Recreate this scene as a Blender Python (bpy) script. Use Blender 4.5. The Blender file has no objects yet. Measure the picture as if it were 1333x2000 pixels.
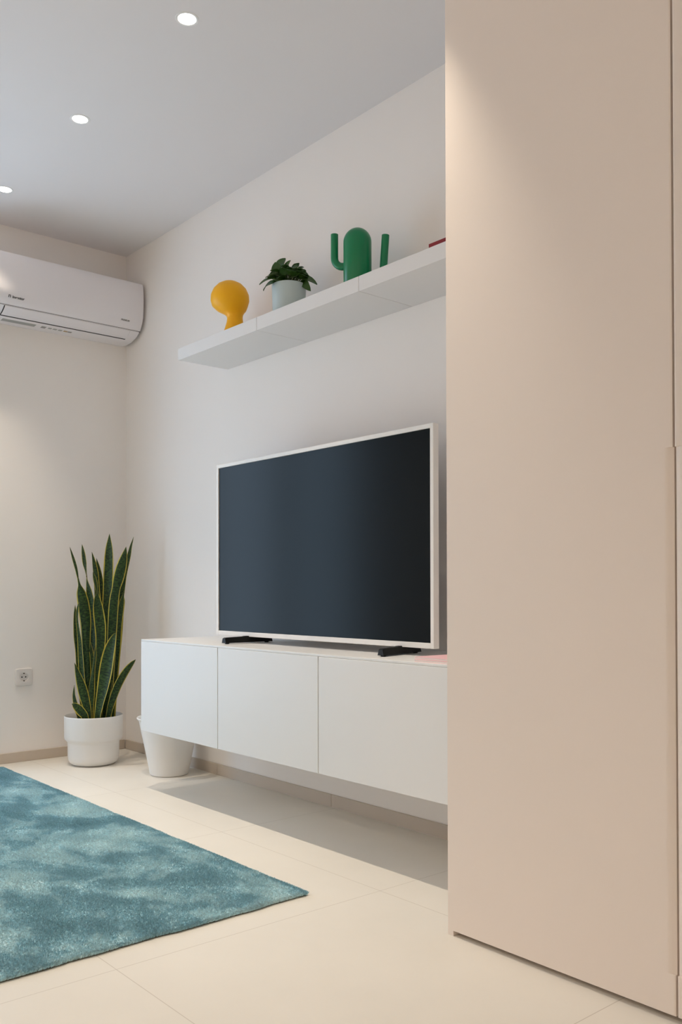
import bpy, bmesh, math, random
import numpy as np
from mathutils import Vector, Matrix

S = bpy.context.scene
COL = S.collection
PI = math.pi

# ------------------------------------------------------------------ camera
cam_d = bpy.data.cameras.new('camera')
cam = bpy.data.objects.new('camera', cam_d)
COL.objects.link(cam)
S.camera = cam
cam_d.sensor_fit = 'VERTICAL'
cam_d.sensor_height = 36.0
cam_d.sensor_width = 24.0
cam_d.lens = 1756.82 / 2000.0 * 36.0
cam_d.shift_y = 133.2 / 2000.0
cam_d.clip_start = 0.05
cam_d.clip_end = 100
R_ = Vector((0.64865218, 0.76108232, -0.0020128))
U_ = Vector((0.00975649, -0.00567073, 0.99993632))
F_ = Vector((-0.76102244, 0.64863052, 0.01110383))
m = Matrix((( R_.x, U_.x, -F_.x, 4.4369), (R_.y, U_.y, -F_.y, -2.2601), (R_.z, U_.z, -F_.z, 0.8473), (0, 0, 0, 1)))
cam.matrix_world = m

# ------------------------------------------------------------------ light
EXPOSURE = 0.22
SKY = 4.3
SPOT_W = 60.0
SPOT_COL = (1.0, 0.875, 0.715)
world = bpy.data.worlds.new('overcast_sky')
S.world = world
world.use_nodes = True
bg = world.node_tree.nodes['Background']
bg.inputs['Color'].default_value = (0.60, 0.78, 1.0, 1)
bg.inputs['Strength'].default_value = SKY
# window portal: only guides the sampling of the sky light through the balcony opening
WY0, WY1, WZ0, WZ1 = -2.25, -0.98, 0.04, 2.20
pd = bpy.data.lights.new('sky_portal', 'AREA')
pd.shape = 'RECTANGLE'
pd.size = WY1 - WY0
pd.size_y = WZ1 - WZ0
pd.cycles.is_portal = True
po = bpy.data.objects.new('sky_portal', pd)
COL.objects.link(po)
po.location = (-0.16, (WY0 + WY1) / 2, (WZ0 + WZ1) / 2)
po.rotation_euler = (0, -PI / 2, 0)
_q = Vector((1, 0, 0)).to_track_quat('-Z', 'Z')
po.rotation_euler = _q.to_euler()
S.view_settings.view_transform = 'Standard'
S.view_settings.look = 'None'
S.view_settings.gamma = 1
S.view_settings.exposure = EXPOSURE
S.view_settings.use_curve_mapping = False
S.display_settings.display_device = 'sRGB'
S.cycles.max_bounces = 12
S.cycles.diffuse_bounces = 8

# ------------------------------------------------------------------ helpers
def srgb(r, g, b):
    f = lambda c: (c / 255 / 12.92) if c / 255 <= 0.04045 else ((c / 255 + 0.055) / 1.055) ** 2.4
    return (f(r), f(g), f(b), 1)

def mat(name, color, rough=0.5, bump=0.0, bscale=200.0, metal=0.0, spec=0.5, var=0.0, vscale=3.0, emit=None, estr=0.0, coat=0.0):
    M = bpy.data.materials.new(name)
    M.use_nodes = True
    N = M.node_tree.nodes; L = M.node_tree.links
    b = N['Principled BSDF']
    c = tuple(color) if len(color) == 4 else tuple(color) + (1,)
    b.inputs['Base Color'].default_value = c
    b.inputs['Roughness'].default_value = rough
    b.inputs['Metallic'].default_value = metal
    b.inputs['Specular IOR Level'].default_value = spec
    b.inputs['Coat Weight'].default_value = coat
    if emit:
        b.inputs['Emission Color'].default_value = tuple(emit) + (1,)
        b.inputs['Emission Strength'].default_value = estr
    tc = N.new('ShaderNodeTexCoord')
    if var > 0:
        n = N.new('ShaderNodeTexNoise'); n.inputs['Scale'].default_value = vscale; n.inputs['Detail'].default_value = 4
        L.new(tc.outputs['Object'], n.inputs['Vector'])
        mx = N.new('ShaderNodeMix'); mx.data_type = 'RGBA'
        mx.inputs[6].default_value = tuple(x * (1 - var) for x in c[:3]) + (1,)
        mx.inputs[7].default_value = tuple(min(1, x * (1 + var)) for x in c[:3]) + (1,)
        L.new(n.outputs['Fac'], mx.inputs[0]); L.new(mx.outputs[2], b.inputs['Base Color'])
    if bump > 0:
        n2 = N.new('ShaderNodeTexNoise'); n2.inputs['Scale'].default_value = bscale; n2.inputs['Detail'].default_value = 3
        L.new(tc.outputs['Object'], n2.inputs['Vector'])
        bp = N.new('ShaderNodeBump'); bp.inputs['Strength'].default_value = bump; bp.inputs['Distance'].default_value = 0.002
        L.new(n2.outputs['Fac'], bp.inputs['Height']); L.new(bp.outputs['Normal'], b.inputs['Normal'])
    return M

def link(name, me, m=None, parent=None, smooth=False, angle=None):
    o = bpy.data.objects.new(name, me)
    COL.objects.link(o)
    if m: me.materials.append(m)
    if smooth:
        for p in me.polygons: p.use_smooth = True
        if angle:
            me.set_sharp_from_angle(angle=math.radians(angle))
    if parent is not None:
        o.parent = parent
        o.matrix_parent_inverse = parent.matrix_basis.inverted()
    return o

def obj(name, bm, m=None, parent=None, smooth=False, angle=35):
    bmesh.ops.recalc_face_normals(bm, faces=bm.faces)
    me = bpy.data.meshes.new(name)
    bm.to_mesh(me); bm.free()
    return link(name, me, m, parent, smooth, angle if smooth else None)

def thing(name, label, cat, loc=(0, 0, 0), group=None):
    o = bpy.data.objects.new(name, None)
    o.empty_display_size = 0.05
    COL.objects.link(o)
    o.location = loc
    o['label'] = label; o['category'] = cat
    if group: o['group'] = group
    return o

def tag(o, label, cat, group=None):
    o['label'] = label; o['category'] = cat
    if group: o['group'] = group
    return o

def box(bm, a, b, bev=0.0, seg=2):
    vs = [bm.verts.new((x, y, z)) for x in (a[0], b[0]) for y in (a[1], b[1]) for z in (a[2], b[2])]
    idx = [(0, 1, 3, 2), (4, 6, 7, 5), (0, 4, 5, 1), (2, 3, 7, 6), (0, 2, 6, 4), (1, 5, 7, 3)]
    fs = [bm.faces.new([vs[i] for i in f]) for f in idx]
    if bev > 0:
        es = list({e for f in fs for e in f.edges})
        bmesh.ops.bevel(bm, geom=es, offset=bev, segments=seg, profile=0.5, affect='EDGES')
    return bm

def bx(a, b, bev=0.0, seg=2):
    return box(bmesh.new(), a, b, bev, seg)

def lathe(bm, prof, c=(0, 0, 0), n=96):
    """prof: list of (r, z)"""
    rings = []
    for r, z in prof:
        if r < 1e-6:
            rings.append([bm.verts.new((c[0], c[1], c[2] + z))])
        else:
            rings.append([bm.verts.new((c[0] + r * math.cos(2 * PI * i / n), c[1] + r * math.sin(2 * PI * i / n), c[2] + z)) for i in range(n)])
    for A, B in zip(rings, rings[1:]):
        for i in range(n):
            j = (i + 1) % n
            if len(A) == 1 and len(B) == 1: continue
            if len(A) == 1: bm.faces.new((A[0], B[i], B[j]))
            elif len(B) == 1: bm.faces.new((A[i], A[j], B[0]))
            else: bm.faces.new((A[i], A[j], B[j], B[i]))
    return bm

def tube(bm, pts, rad, n=24, cap=True, flat_end=True):
    pts = [Vector(p) for p in pts]
    rads = rad if isinstance(rad, (list, tuple)) else [rad] * len(pts)
    rings = []
    up = None
    for i, p in enumerate(pts):
        t = (pts[min(i + 1, len(pts) - 1)] - pts[max(i - 1, 0)]).normalized()
        if up is None:
            up = Vector((0, 0, 1)) if abs(t.z) < 0.9 else Vector((1, 0, 0))
        a = t.cross(up).normalized(); b = a.cross(t).normalized(); up = b
        rings.append([bm.verts.new(p + (a * math.cos(2 * PI * k / n) + b * math.sin(2 * PI * k / n)) * rads[i]) for k in range(n)])
    for A, B in zip(rings, rings[1:]):
        for k in range(n):
            j = (k + 1) % n
            bm.faces.new((A[k], A[j], B[j], B[k]))
    if cap:
        bm.faces.new(rings[0][::-1]); bm.faces.new(rings[-1])
    return bm

def text_mesh(body, size, origin, xdir, ydir, depth=0.0004):
    """lettering as a thin raised mesh; origin = left end of the baseline"""
    cu = bpy.data.curves.new('lettering', 'FONT')
    cu.body = body; cu.offset = 0.0005; cu.size = size; cu.extrude = depth
    t = bpy.data.objects.new('lettering_source', cu)
    COL.objects.link(t)
    bpy.context.view_layer.update()
    dg = bpy.context.evaluated_depsgraph_get()
    me = bpy.data.meshes.new_from_object(t.evaluated_get(dg))
    bpy.data.objects.remove(t)
    bpy.data.curves.remove(cu)
    X = Vector(xdir).normalized(); Y = Vector(ydir).normalized(); Z = X.cross(Y)
    M = Matrix(((X.x, Y.x, Z.x, origin[0]), (X.y, Y.y, Z.y, origin[1]), (X.z, Y.z, Z.z, origin[2]), (0, 0, 0, 1)))
    me.transform(M)
    me.materials.clear()
    return me

# ------------------------------------------------------------------ materials
M_wall = mat('wall_paint', (0.87, 0.83, 0.795), 0.9, bump=0.05, bscale=350, spec=0.25)
M_ceil = mat('ceiling_paint', (0.77, 0.745, 0.745), 0.92, bump=0.04, bscale=300, spec=0.2)
M_door = mat('wardrobe_lacquer', (0.80, 0.715, 0.65), 0.55, spec=0.3, bump=0.02, bscale=60)
M_dark = mat('dark_gap', (0.10, 0.085, 0.07), 0.8)
M_cab = mat('white_foil', (0.75, 0.74, 0.725), 0.42, spec=0.4)
M_shelf = mat('white_shelf_foil', (0.79, 0.765, 0.745), 0.5, spec=0.35)
M_base = mat('beige_tile_skirting', (0.56, 0.485, 0.405), 0.45, var=0.05, vscale=6)
M_grout = mat('grout', (0.74, 0.68, 0.60), 0.9)
M_ac = mat('ac_white_plastic', (0.80, 0.765, 0.78), 0.35, spec=0.4)
M_acd = mat('ac_dark_gap', (0.015, 0.012, 0.012), 0.7)
M_acgap = mat('ac_grey_gap', (0.20, 0.18, 0.175), 0.7)
M_print = mat('dark_print', (0.03, 0.028, 0.028), 0.5)
M_printg = mat('grey_print', (0.28, 0.26, 0.25), 0.5)
M_stick = mat('grey_label', (0.36, 0.36, 0.35), 0.5)
M_sticko = mat('orange_label', (0.45, 0.30, 0.16), 0.5)
M_tvw = mat('white_tv_bezel', (0.80, 0.775, 0.74), 0.4, spec=0.4)
M_tvback = mat('tv_back_plastic', (0.10, 0.10, 0.10), 0.6)
M_scr = mat('tv_screen_glass', (0.009, 0.010, 0.011), 0.2, spec=0.085)
M_scr.node_tree.nodes['Principled BSDF'].inputs['Specular Tint'].default_value = (0.72, 0.94, 1.0, 1)
M_blk = mat('black_plastic', (0.006, 0.006, 0.006), 0.5, spec=0.3)
M_pot = mat('white_plastic_pot', (0.78, 0.77, 0.75), 0.4, spec=0.4)
M_bin = mat('white_plastic_bin', (0.78, 0.765, 0.74), 0.45, spec=0.4)
M_soil = mat('potting_soil', (0.06, 0.045, 0.035), 0.95, bump=1.0, bscale=120, var=0.4, vscale=60)
M_green = mat('green_gloss_plastic', (0.0, 0.20, 0.075), 0.28, spec=0.5)
M_yel = mat('yellow_ceramic', (0.96, 0.47, 0.0), 0.45, spec=0.4)
M_pale = mat('pale_blue_green_ceramic', (0.52, 0.61, 0.62), 0.5, spec=0.35)
M_red = mat('dark_red_cover', (0.25, 0.004, 0.008), 0.5)
M_pink = mat('pink_cover', (0.82, 0.50, 0.52), 0.5)
M_page = mat('paper_pages', (0.84, 0.74, 0.70), 0.8, bump=0.15, bscale=600)
M_sock = mat('socket_plastic', (0.74, 0.70, 0.67), 0.35, spec=0.4)
M_metal = mat('brass_contact', (0.5, 0.42, 0.3), 0.3, metal=1.0)
M_lens = mat('lamp_lens', (0.9, 0.9, 0.9), 0.5, emit=(1.0, 0.94, 0.86), estr=14.0)
M_trim = mat('lamp_trim_white', (0.82, 0.81, 0.80), 0.5)
M_frame = mat('window_frame_white', (0.8, 0.8, 0.8), 0.4)

def tile_mat():
    M = bpy.data.materials.new('cream_floor_tiles'); M.use_nodes = True
    N = M.node_tree.nodes; L = M.node_tree.links; b = N['Principled BSDF']
    b.inputs['Roughness'].default_value = 0.42
    b.inputs['Specular IOR Level'].default_value = 0.35
    g = N.new('ShaderNodeNewGeometry'); sp = N.new('ShaderNodeSeparateXYZ'); L.new(g.outputs['Position'], sp.inputs[0])
    def line(out, per, off):
        a = N.new('ShaderNodeMath'); a.operation = 'SUBTRACT'; L.new(out, a.inputs[0]); a.inputs[1].default_value = off
        d = N.new('ShaderNodeMath'); d.operation = 'PINGPONG'; L.new(a.outputs[0], d.inputs[0]); d.inputs[1].default_value = per / 2
        c = N.new('ShaderNodeMath'); c.operation = 'LESS_THAN'; L.new(d.outputs[0], c.inputs[0]); c.inputs[1].default_value = 0.0011
        return c.outputs[0]
    lx = line(sp.outputs['X'], 0.8175, 2.571); ly = line(sp.outputs['Y'], 0.806, -0.527)
    mx = N.new('ShaderNodeMath'); mx.operation = 'MAXIMUM'; L.new(lx, mx.inputs[0]); L.new(ly, mx.inputs[1])
    n = N.new('ShaderNodeTexNoise'); n.inputs['Scale'].default_value = 1.6; n.inputs['Detail'].default_value = 6; n.inputs['Roughness'].default_value = 0.6
    L.new(g.outputs['Position'], n.inputs['Vector'])
    cr = N.new('ShaderNodeValToRGB'); L.new(n.outputs['Fac'], cr.inputs[0])
    cr.color_ramp.elements[0].position = 0.3; cr.color_ramp.elements[0].color = (0.715, 0.675, 0.605, 1)
    cr.color_ramp.elements[1].position = 0.7; cr.color_ramp.elements[1].color = (0.77, 0.73, 0.66, 1)
    mc = N.new('ShaderNodeMix'); mc.data_type = 'RGBA'; L.new(mx.outputs[0], mc.inputs[0])
    L.new(cr.outputs[0], mc.inputs[6]); mc.inputs[7].default_value = (0.57, 0.52, 0.45, 1)
    L.new(mc.outputs[2], b.inputs['Base Color'])
    return M
M_floor = tile_mat()

def rug_mat(name, fine):
    M = bpy.data.materials.new(name); M.use_nodes = True
    N = M.node_tree.nodes; L = M.node_tree.links; b = N['Principled BSDF']
    b.inputs['Roughness'].default_value = 0.85; b.inputs['Specular IOR Level'].default_value = 0.15
    b.inputs['Sheen Weight'].default_value = 0.25
    g = N.new('ShaderNodeNewGeometry')
    mp = N.new('ShaderNodeMapping'); mp.inputs['Scale'].default_value = (1.0, 1.35, 0.0); L.new(g.outputs['Position'], mp.inputs[0])
    n = N.new('ShaderNodeTexNoise'); n.inputs['Scale'].default_value = 3.4; n.inputs['Detail'].default_value = 8; n.inputs['Roughness'].default_value = 0.62; n.inputs['Distortion'].default_value = 0.35
    L.new(mp.outputs[0], n.inputs['Vector'])
    cr = N.new('ShaderNodeValToRGB'); L.new(n.outputs['Fac'], cr.inputs[0])
    E = cr.color_ramp.elements
    E[0].position = 0.36; E[0].color = (0.25, 0.45, 0.515, 1)
    E[1].position = 0.70; E[1].color = (0.62, 0.78, 0.80, 1)
    e = E.new(0.475); e.color = (0.32, 0.53, 0.60, 1)
    e = E.new(0.51); e.color = (0.45, 0.65, 0.70, 1)
    f = N.new('ShaderNodeTexNoise'); f.inputs['Scale'].default_value = 160; f.inputs['Detail'].default_value = 3
    L.new(g.outputs['Position'], f.inputs['Vector'])
    mr = N.new('ShaderNodeMapRange'); L.new(f.outputs['Fac'], mr.inputs[0]); mr.inputs[1].default_value = 0.3; mr.inputs[2].default_value = 0.7
    mr.inputs[3].default_value = 0.72; mr.inputs[4].default_value = 1.25
    mu = N.new('ShaderNodeMix'); mu.data_type = 'RGBA'; mu.blend_type = 'MULTIPLY'; mu.inputs[0].default_value = 1
    L.new(cr.outputs[0], mu.inputs[6]); L.new(mr.outputs[0], mu.inputs[7])
    L.new(mu.outputs[2], b.inputs['Base Color'])
    return M
M_pile = rug_mat('teal_mottled_pile', True)
M_back = mat('dark_rug_backing', (0.09, 0.085, 0.06), 0.95)

def leaf_mat():
    M = bpy.data.materials.new('snake_plant_leaf'); M.use_nodes = True
    N = M.node_tree.nodes; L = M.node_tree.links; b = N['Principled BSDF']
    b.inputs['Roughness'].default_value = 0.45; b.inputs['Specular IOR Level'].default_value = 0.28
    uv = N.new('ShaderNodeUVMap'); sp = N.new('ShaderNodeSeparateXYZ'); L.new(uv.outputs[0], sp.inputs[0])
    # u: -1..1 stored as 0..1 across; edge distance
    a = N.new('ShaderNodeMath'); a.operation = 'PINGPONG'; L.new(sp.outputs['X'], a.inputs[0]); a.inputs[1].default_value = 0.5
    mp = N.new('ShaderNodeMapping'); L.new(uv.outputs[0], mp.inputs[0]); mp.inputs['Scale'].default_value = (1.6, 60, 1)
    n = N.new('ShaderNodeTexNoise'); n.inputs['Scale'].default_value = 2.4; n.inputs['Detail'].default_value = 5; n.inputs['Distortion'].default_value = 0.6
    L.new(mp.outputs[0], n.inputs['Vector'])
    cr = N.new('ShaderNodeValToRGB'); L.new(n.outputs['Fac'], cr.inputs[0])
    cr.color_ramp.elements[0].position = 0.42; cr.color_ramp.elements[0].color = (0.007, 0.022, 0.007, 1)
    cr.color_ramp.elements[1].position = 0.66; cr.color_ramp.elements[1].color = (0.042, 0.088, 0.016, 1)
    n3 = N.new('ShaderNodeTexNoise'); n3.inputs['Scale'].default_value = 9; L.new(uv.outputs[0], n3.inputs['Vector'])
    mr = N.new('ShaderNodeMapRange'); L.new(n3.outputs['Fac'], mr.inputs[0]); mr.inputs[3].default_value = 0.045; mr.inputs[4].default_value = 0.125
    lt = N.new('ShaderNodeMath'); lt.operation = 'LESS_THAN'; L.new(a.outputs[0], lt.inputs[0]); L.new(mr.outputs[0], lt.inputs[1])
    mc = N.new('ShaderNodeMix'); mc.data_type = 'RGBA'; L.new(lt.outputs[0], mc.inputs[0]); L.new(cr.outputs[0], mc.inputs[6])
    mc.inputs[7].default_value = (0.46, 0.37, 0.05, 1)
    L.new(mc.outputs[2], b.inputs['Base Color'])
    return M
M_leaf = leaf_mat()
M_foli = mat('glossy_round_leaf', (0.030, 0.085, 0.010), 0.42, var=0.5, vscale=25, spec=0.45)

# ------------------------------------------------------------------ room
H = 2.65
RX, RY = 6.4, -4.3
def struct(o):
    o['kind'] = 'structure'; return o
struct(obj('floor', bx((-0.2, RY - 0.2, -0.12), (RX + 0.2, 0.2, 0)), M_floor))
struct(obj('ceiling', bx((-0.2, RY - 0.2, H), (RX + 0.2, 0.2, H + 0.12)), M_ceil))
struct(obj('wall_right', bx((-0.2, 0, 0), (RX + 0.2, 0.2, H)), M_wall))            # television wall
bm = bmesh.new()                                                                     # wall with the balcony opening
box(bm, (-0.2, WY1, 0), (0, 0, H))
box(bm, (-0.2, RY, 0), (0, WY0, H))
box(bm, (-0.2, WY0, WZ1), (0, WY1, H))
box(bm, (-0.2, WY0, 0), (0, WY1, WZ0))
struct(obj('wall_back', bm, M_wall))
struct(obj('wall_left', bx((-0.2, RY - 0.2, 0), (RX + 0.2, RY, H)), M_wall))
struct(obj('wall_front', bx((RX, RY, 0), (RX + 0.2, 0, H)), M_wall))
# window_1: balcony door unit, outside the frame, it lets the daylight in
bm = bmesh.new()
fy = [(WY0, WY0 + 0.07), ((WY0 + WY1) / 2 - 0.06, (WY0 + WY1) / 2 + 0.06), (WY1 - 0.07, WY1)]
for a, b_ in fy: box(bm, (-0.13, a, WZ0), (-0.07, b_, WZ1), 0.004)
box(bm, (-0.125, WY0 + 0.02, WZ0 + 0.001), (-0.075, WY1 - 0.02, WZ0 + 0.08), 0.004)
box(bm, (-0.125, WY0 + 0.02, WZ1 - 0.07), (-0.075, WY1 - 0.02, WZ1 - 0.001), 0.004)
struct(obj('window_1', bm, M_frame))

# skirting tiles
BH, BT = 0.050, 0.009
def skirting(name, x_or_y, along, segs):
    root = None
    bm = bmesh.new(); g = bmesh.new()
    for a, b_ in segs:
        if along == 'x':
            box(bm, (a + 0.0008, -BT, 0.002), (b_ - 0.0008, -0.0002, BH), 0.0012, 1)
        else:
            box(bm, (0.0002, a + 0.0008, 0.002), (BT, b_ - 0.0008, BH), 0.0012, 1)
    if along == 'x': box(g, (segs[0][0], -BT + 0.002, 0.0), (segs[-1][1], -0.0001, BH - 0.001))
    else: box(g, (0.0001, segs[0][0], 0.0), (BT - 0.002, segs[-1][1], BH - 0.001))
    o = struct(obj(name, bm, M_base))
    obj('grout', g, M_grout, o)
    return o
skirting('baseboard_right', 0, 'x', [(0.010, 0.916), (0.916, 1.735), (1.735, 2.553), (2.553, 2.9)])
skirting('baseboard_back', 0, 'y', [(WY1, -0.80), (-0.80, -0.0095)])
skirting('baseboard_corner', 0, 'y', [(RY, -3.4), (-3.4, WY0)])
bpy.data.objects['baseboard_corner'].name = 'baseboard_far'

# ------------------------------------------------------------------ recessed downlights and added fill row
SPOT_DEG, SPOT_BLEND = 60, 1.0
FILL_W, FILL_DEG = 43.0, 130
def downlight(x, y, label, group, watt=None, deg=None):
    t = thing('downlight_or_fill', label, 'ceiling light', (x, y, H), group)
    # flush white ring
    obj('trim_ring', lathe(bmesh.new(), [(0.0285, 0.0), (0.0285, -0.0012), (0.031, -0.0022), (0.036, -0.0016), (0.0375, 0.0)], (x, y, H), 64), M_trim, t, True)
    lens = obj('lens', lathe(bmesh.new(), [(0.0, -0.0028), (0.016, -0.0026), (0.026, -0.0018), (0.0285, -0.0006), (0.0285, 0.0)], (x, y, H), 64), M_lens, t, True)
    ld = bpy.data.lights.new('bulb', 'SPOT')
    ld.energy = watt or SPOT_W; ld.color = SPOT_COL
    ld.spot_size = math.radians(deg or SPOT_DEG); ld.spot_blend = SPOT_BLEND
    ld.shadow_soft_size = 0.020
    lo = bpy.data.objects.new('bulb', ld); COL.objects.link(lo)
    lo.parent = t; lo.location = (0, 0, -0.012)
    return t
LX = [0.40, 1.19, 1.98, 2.77]
for i, x in enumerate(LX):
    lab = ['round lit ceiling downlight nearest the air conditioner, at the left edge',
           'round lit ceiling downlight, middle one of the three in view',
           'round lit ceiling downlight nearest the wardrobe, highest and largest in view',
           'round lit ceiling downlight at the wardrobe corner, above the frame'][i]
    downlight(x, -0.80, lab, 'downlights along the television wall')
for x in (0.80, 1.80, 2.80, 3.80, 4.80, 5.80):  # unseen row added as warm fill for the television wall and wardrobe
    downlight(x, -3.4, 'added fill light of the far row, shaped as a ceiling downlight, out of view', 'added fill lights along the far side', FILL_W, FILL_DEG)

# ------------------------------------------------------------------ wall cabinet under the television
CX0, CY, CZ = 0.962, -0.42, 0.2515
t = thing('wall_cabinet', 'long white floating media cabinet with three flat doors under the television', 'cabinet', (CX0 + 0.9, -0.2, CZ))
obj('body', bx((CX0, CY + 0.0085, CZ), (CX0 + 1.8, 0, CZ + 0.378), 0.0008, 1), M_cab, t)
obj('top_panel', bx((CX0 - 0.001, CY + 0.001, CZ + 0.3805), (CX0 + 1.8, 0, CZ + 0.3885), 0.0012, 2), M_cab, t)
for i in range(3):
    obj('door', bx((CX0 + 0.6 * i + (0.0 if i == 0 else 0.002), CY, CZ + 0.001), (CX0 + 0.6 * (i + 1) - 0.002, CY + 0.008, CZ + 0.3800), 0.0012, 2), M_cab, t)

# ------------------------------------------------------------------ wall shelves
SX0, SD, SZ, ST, SL = 0.991, 0.2574, 1.8532, 0.0511, 0.5953
labs = ['white floating wall shelf, left one, carrying the yellow ornament',
        'white floating wall shelf, middle one, carrying the small potted plant',
        'white floating wall shelf, right one, running behind the wardrobe edge']
for i in range(3):
    o = obj('wall_shelf', bx((SX0 + SL * i + (0.0009 if i else 0), -SD, SZ), (SX0 + SL * (i + 1) - 0.0009, -0.0004, SZ + ST), 0.0012, 2), M_shelf)
    tag(o, labs[i], 'shelf', 'white floating shelves')
SHZ = SZ + ST

# ------------------------------------------------------------------ television
TX0, TX1, TYF, TYB, TZ0, TZ1 = 1.272, 2.508, -0.24, -0.2155, 0.665, 1.3655
TOP = CZ + 0.3885
t = thing('television', 'large flat television with slim white frame and dark screen standing on the white cabinet', 'television', ((TX0 + TX1) / 2, -0.23, TOP))
bm = bmesh.new()
F = 0.0145
box(bm, (TX0, TYF, TZ0), (TX0 + F, TYB, TZ1), 0.001, 1)
box(bm, (TX1 - F, TYF, TZ0), (TX1, TYB, TZ1), 0.001, 1)
box(bm, (TX0 + F - 0.001, TYF, TZ1 - F), (TX1 - F + 0.001, TYB, TZ1), 0.001, 1)
box(bm, (TX0 + F - 0.001, TYF, TZ0), (TX1 - F + 0.001, TYB, TZ0 + F + 0.003), 0.001, 1)
obj('frame', bm, M_tvw, t)
obj('screen', bx((TX0 + F - 0.001, TYF + 0.004, TZ0 + F), (TX1 - F + 0.001, TYF + 0.010, TZ1 - F + 0.001)), M_scr, t)
bm = bx((TX0 + 0.004, TYB - 0.012, TZ0 + 0.004), (TX1 - 0.004, TYB + 0.002, TZ1 - 0.004), 0.002)
box(bm, (TX0 + 0.2, TYB, TZ0 + 0.05), (TX1 - 0.2, TYB + 0.03, TZ0 + 0.42), 0.008)
obj('back_cover', bm, M_tvback, t)
for fx, sk in ((1.4985, 1), (2.359, -1)):
    bm = bmesh.new()
    # low flat-topped ridge running front to back, highest under the screen
    prof = [(-0.350, 0.021), (-0.344, 0.0245), (-0.262, 0.0265), (-0.254, 0.0285), (-0.215, 0.0285), (-0.205, 0.0265), (-0.140, 0.0235), (-0.130, 0.021)]
    hw = 0.014
    rows = []
    for (y, h) in prof:
        dx = (-0.026 if sk < 0 else 0.002) * (y + 0.24) / 0.11 * 1.0
        zb = TOP + 0.0035
        rows.append([bm.verts.new((fx + dx - hw, y, zb)), bm.verts.new((fx + dx + hw, y, zb)),
                     bm.verts.new((fx + dx + hw * 0.62, y, TOP + h)), bm.verts.new((fx + dx - hw * 0.62, y, TOP + h))])
    for A, B in zip(rows, rows[1:]):
        for k in range(4):
            bm.faces.new((A[k], A[(k + 1) % 4], B[(k + 1) % 4], B[k]))
    bm.faces.new(rows[0]); bm.faces.new(rows[-1][::-1])
    for y in (-0.335, -0.150):
        dx = (-0.026 if sk < 0 else 0.002) * (y + 0.24) / 0.11
        lathe(bm, [(0, 0.0045), (0.0085, 0.0045), (0.0085, 0.001), (0.007, 0.0), (0, 0.0)], (fx + dx, y, TOP), 20)
    obj('foot', bm, M_blk, t)

# ------------------------------------------------------------------ wardrobe
WX, WF = 2.914, -0.6177
DZ0, DZ1 = 0.013, 2.60
t = thing('wardrobe', 'tall flush beige wardrobe with handleless doors on the right', 'wardrobe', (WX + 0.9, -0.3, 0))
bm = bx((WX + 0.019, WF + 0.022, 0.012), (WX + 1.84, -0.002, 2.60))
obj('carcass', bm, M_door, t)
obj('side_panel', bx((WX, WF, 0.0), (WX + 0.0176, -0.002, 2.60)), M_door, t)
obj('plinth', bx((WX + 0.0178, WF + 0.045, 0.0), (WX + 1.84, WF + 0.06, 0.0118)), M_door, t)
obj('filler_panel', bx((WX, WF + 0.012, 2.602), (WX + 1.84, WF + 0.03, H)), M_door, t)

def ward_door(x0, x1, pull):      # pull: -1 left edge, 1 right edge; a shallow cove to grip along that edge
    y0, y1 = WF, WF + 0.019
    zs0, zs1 = 0.093, 1.128
    bm = bmesh.new()
    w = x1 - x0
    def prof(cove, n=7):
        P = [(0.0, y1), (0.0, y0)] if pull > 0 and x0 < 3 else [(0.0, y1), (0.0, y0 + 0.0012), (0.0012, y0)]
        if cove:
            cw, cd = 0.019, 0.0062
            for k in range(n + 1):
                s = k / n
                P.append((w - cw + cw * s, y0 + cd * s ** 1.9))
        else:
            for k in range(n + 1):
                s = k / n
                P.append((w - 0.024 + (0.024 - 0.0004) * s, y0 + (0.0008 if k == n else 0)))
        P.append((w, y1))
        if pull < 0: P = [(w - px, py) for px, py in P][::-1]
        return [(x0 + px, py) for px, py in P]
    def prism(P, za, zb):
        A = [bm.verts.new((px, py, za)) for px, py in P]
        B = [bm.verts.new((px, py, zb)) for px, py in P]
        k = len(P)
        for i in range(k): bm.faces.new((A[i], A[(i + 1) % k], B[(i + 1) % k], B[i]))
        bm.faces.new(A[::-1]); bm.faces.new(B)
    prism(prof(False), DZ0, zs0)
    prism(prof(True), zs0, zs1)
    prism(prof(False), zs1, DZ1)
    return obj('door', bm, M_door, t)
ward_door(WX + 0.0176, 3.5165, 1)
ward_door(3.5205, 4.123, -1)
ward_door(4.127, 4.75, 1)

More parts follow.
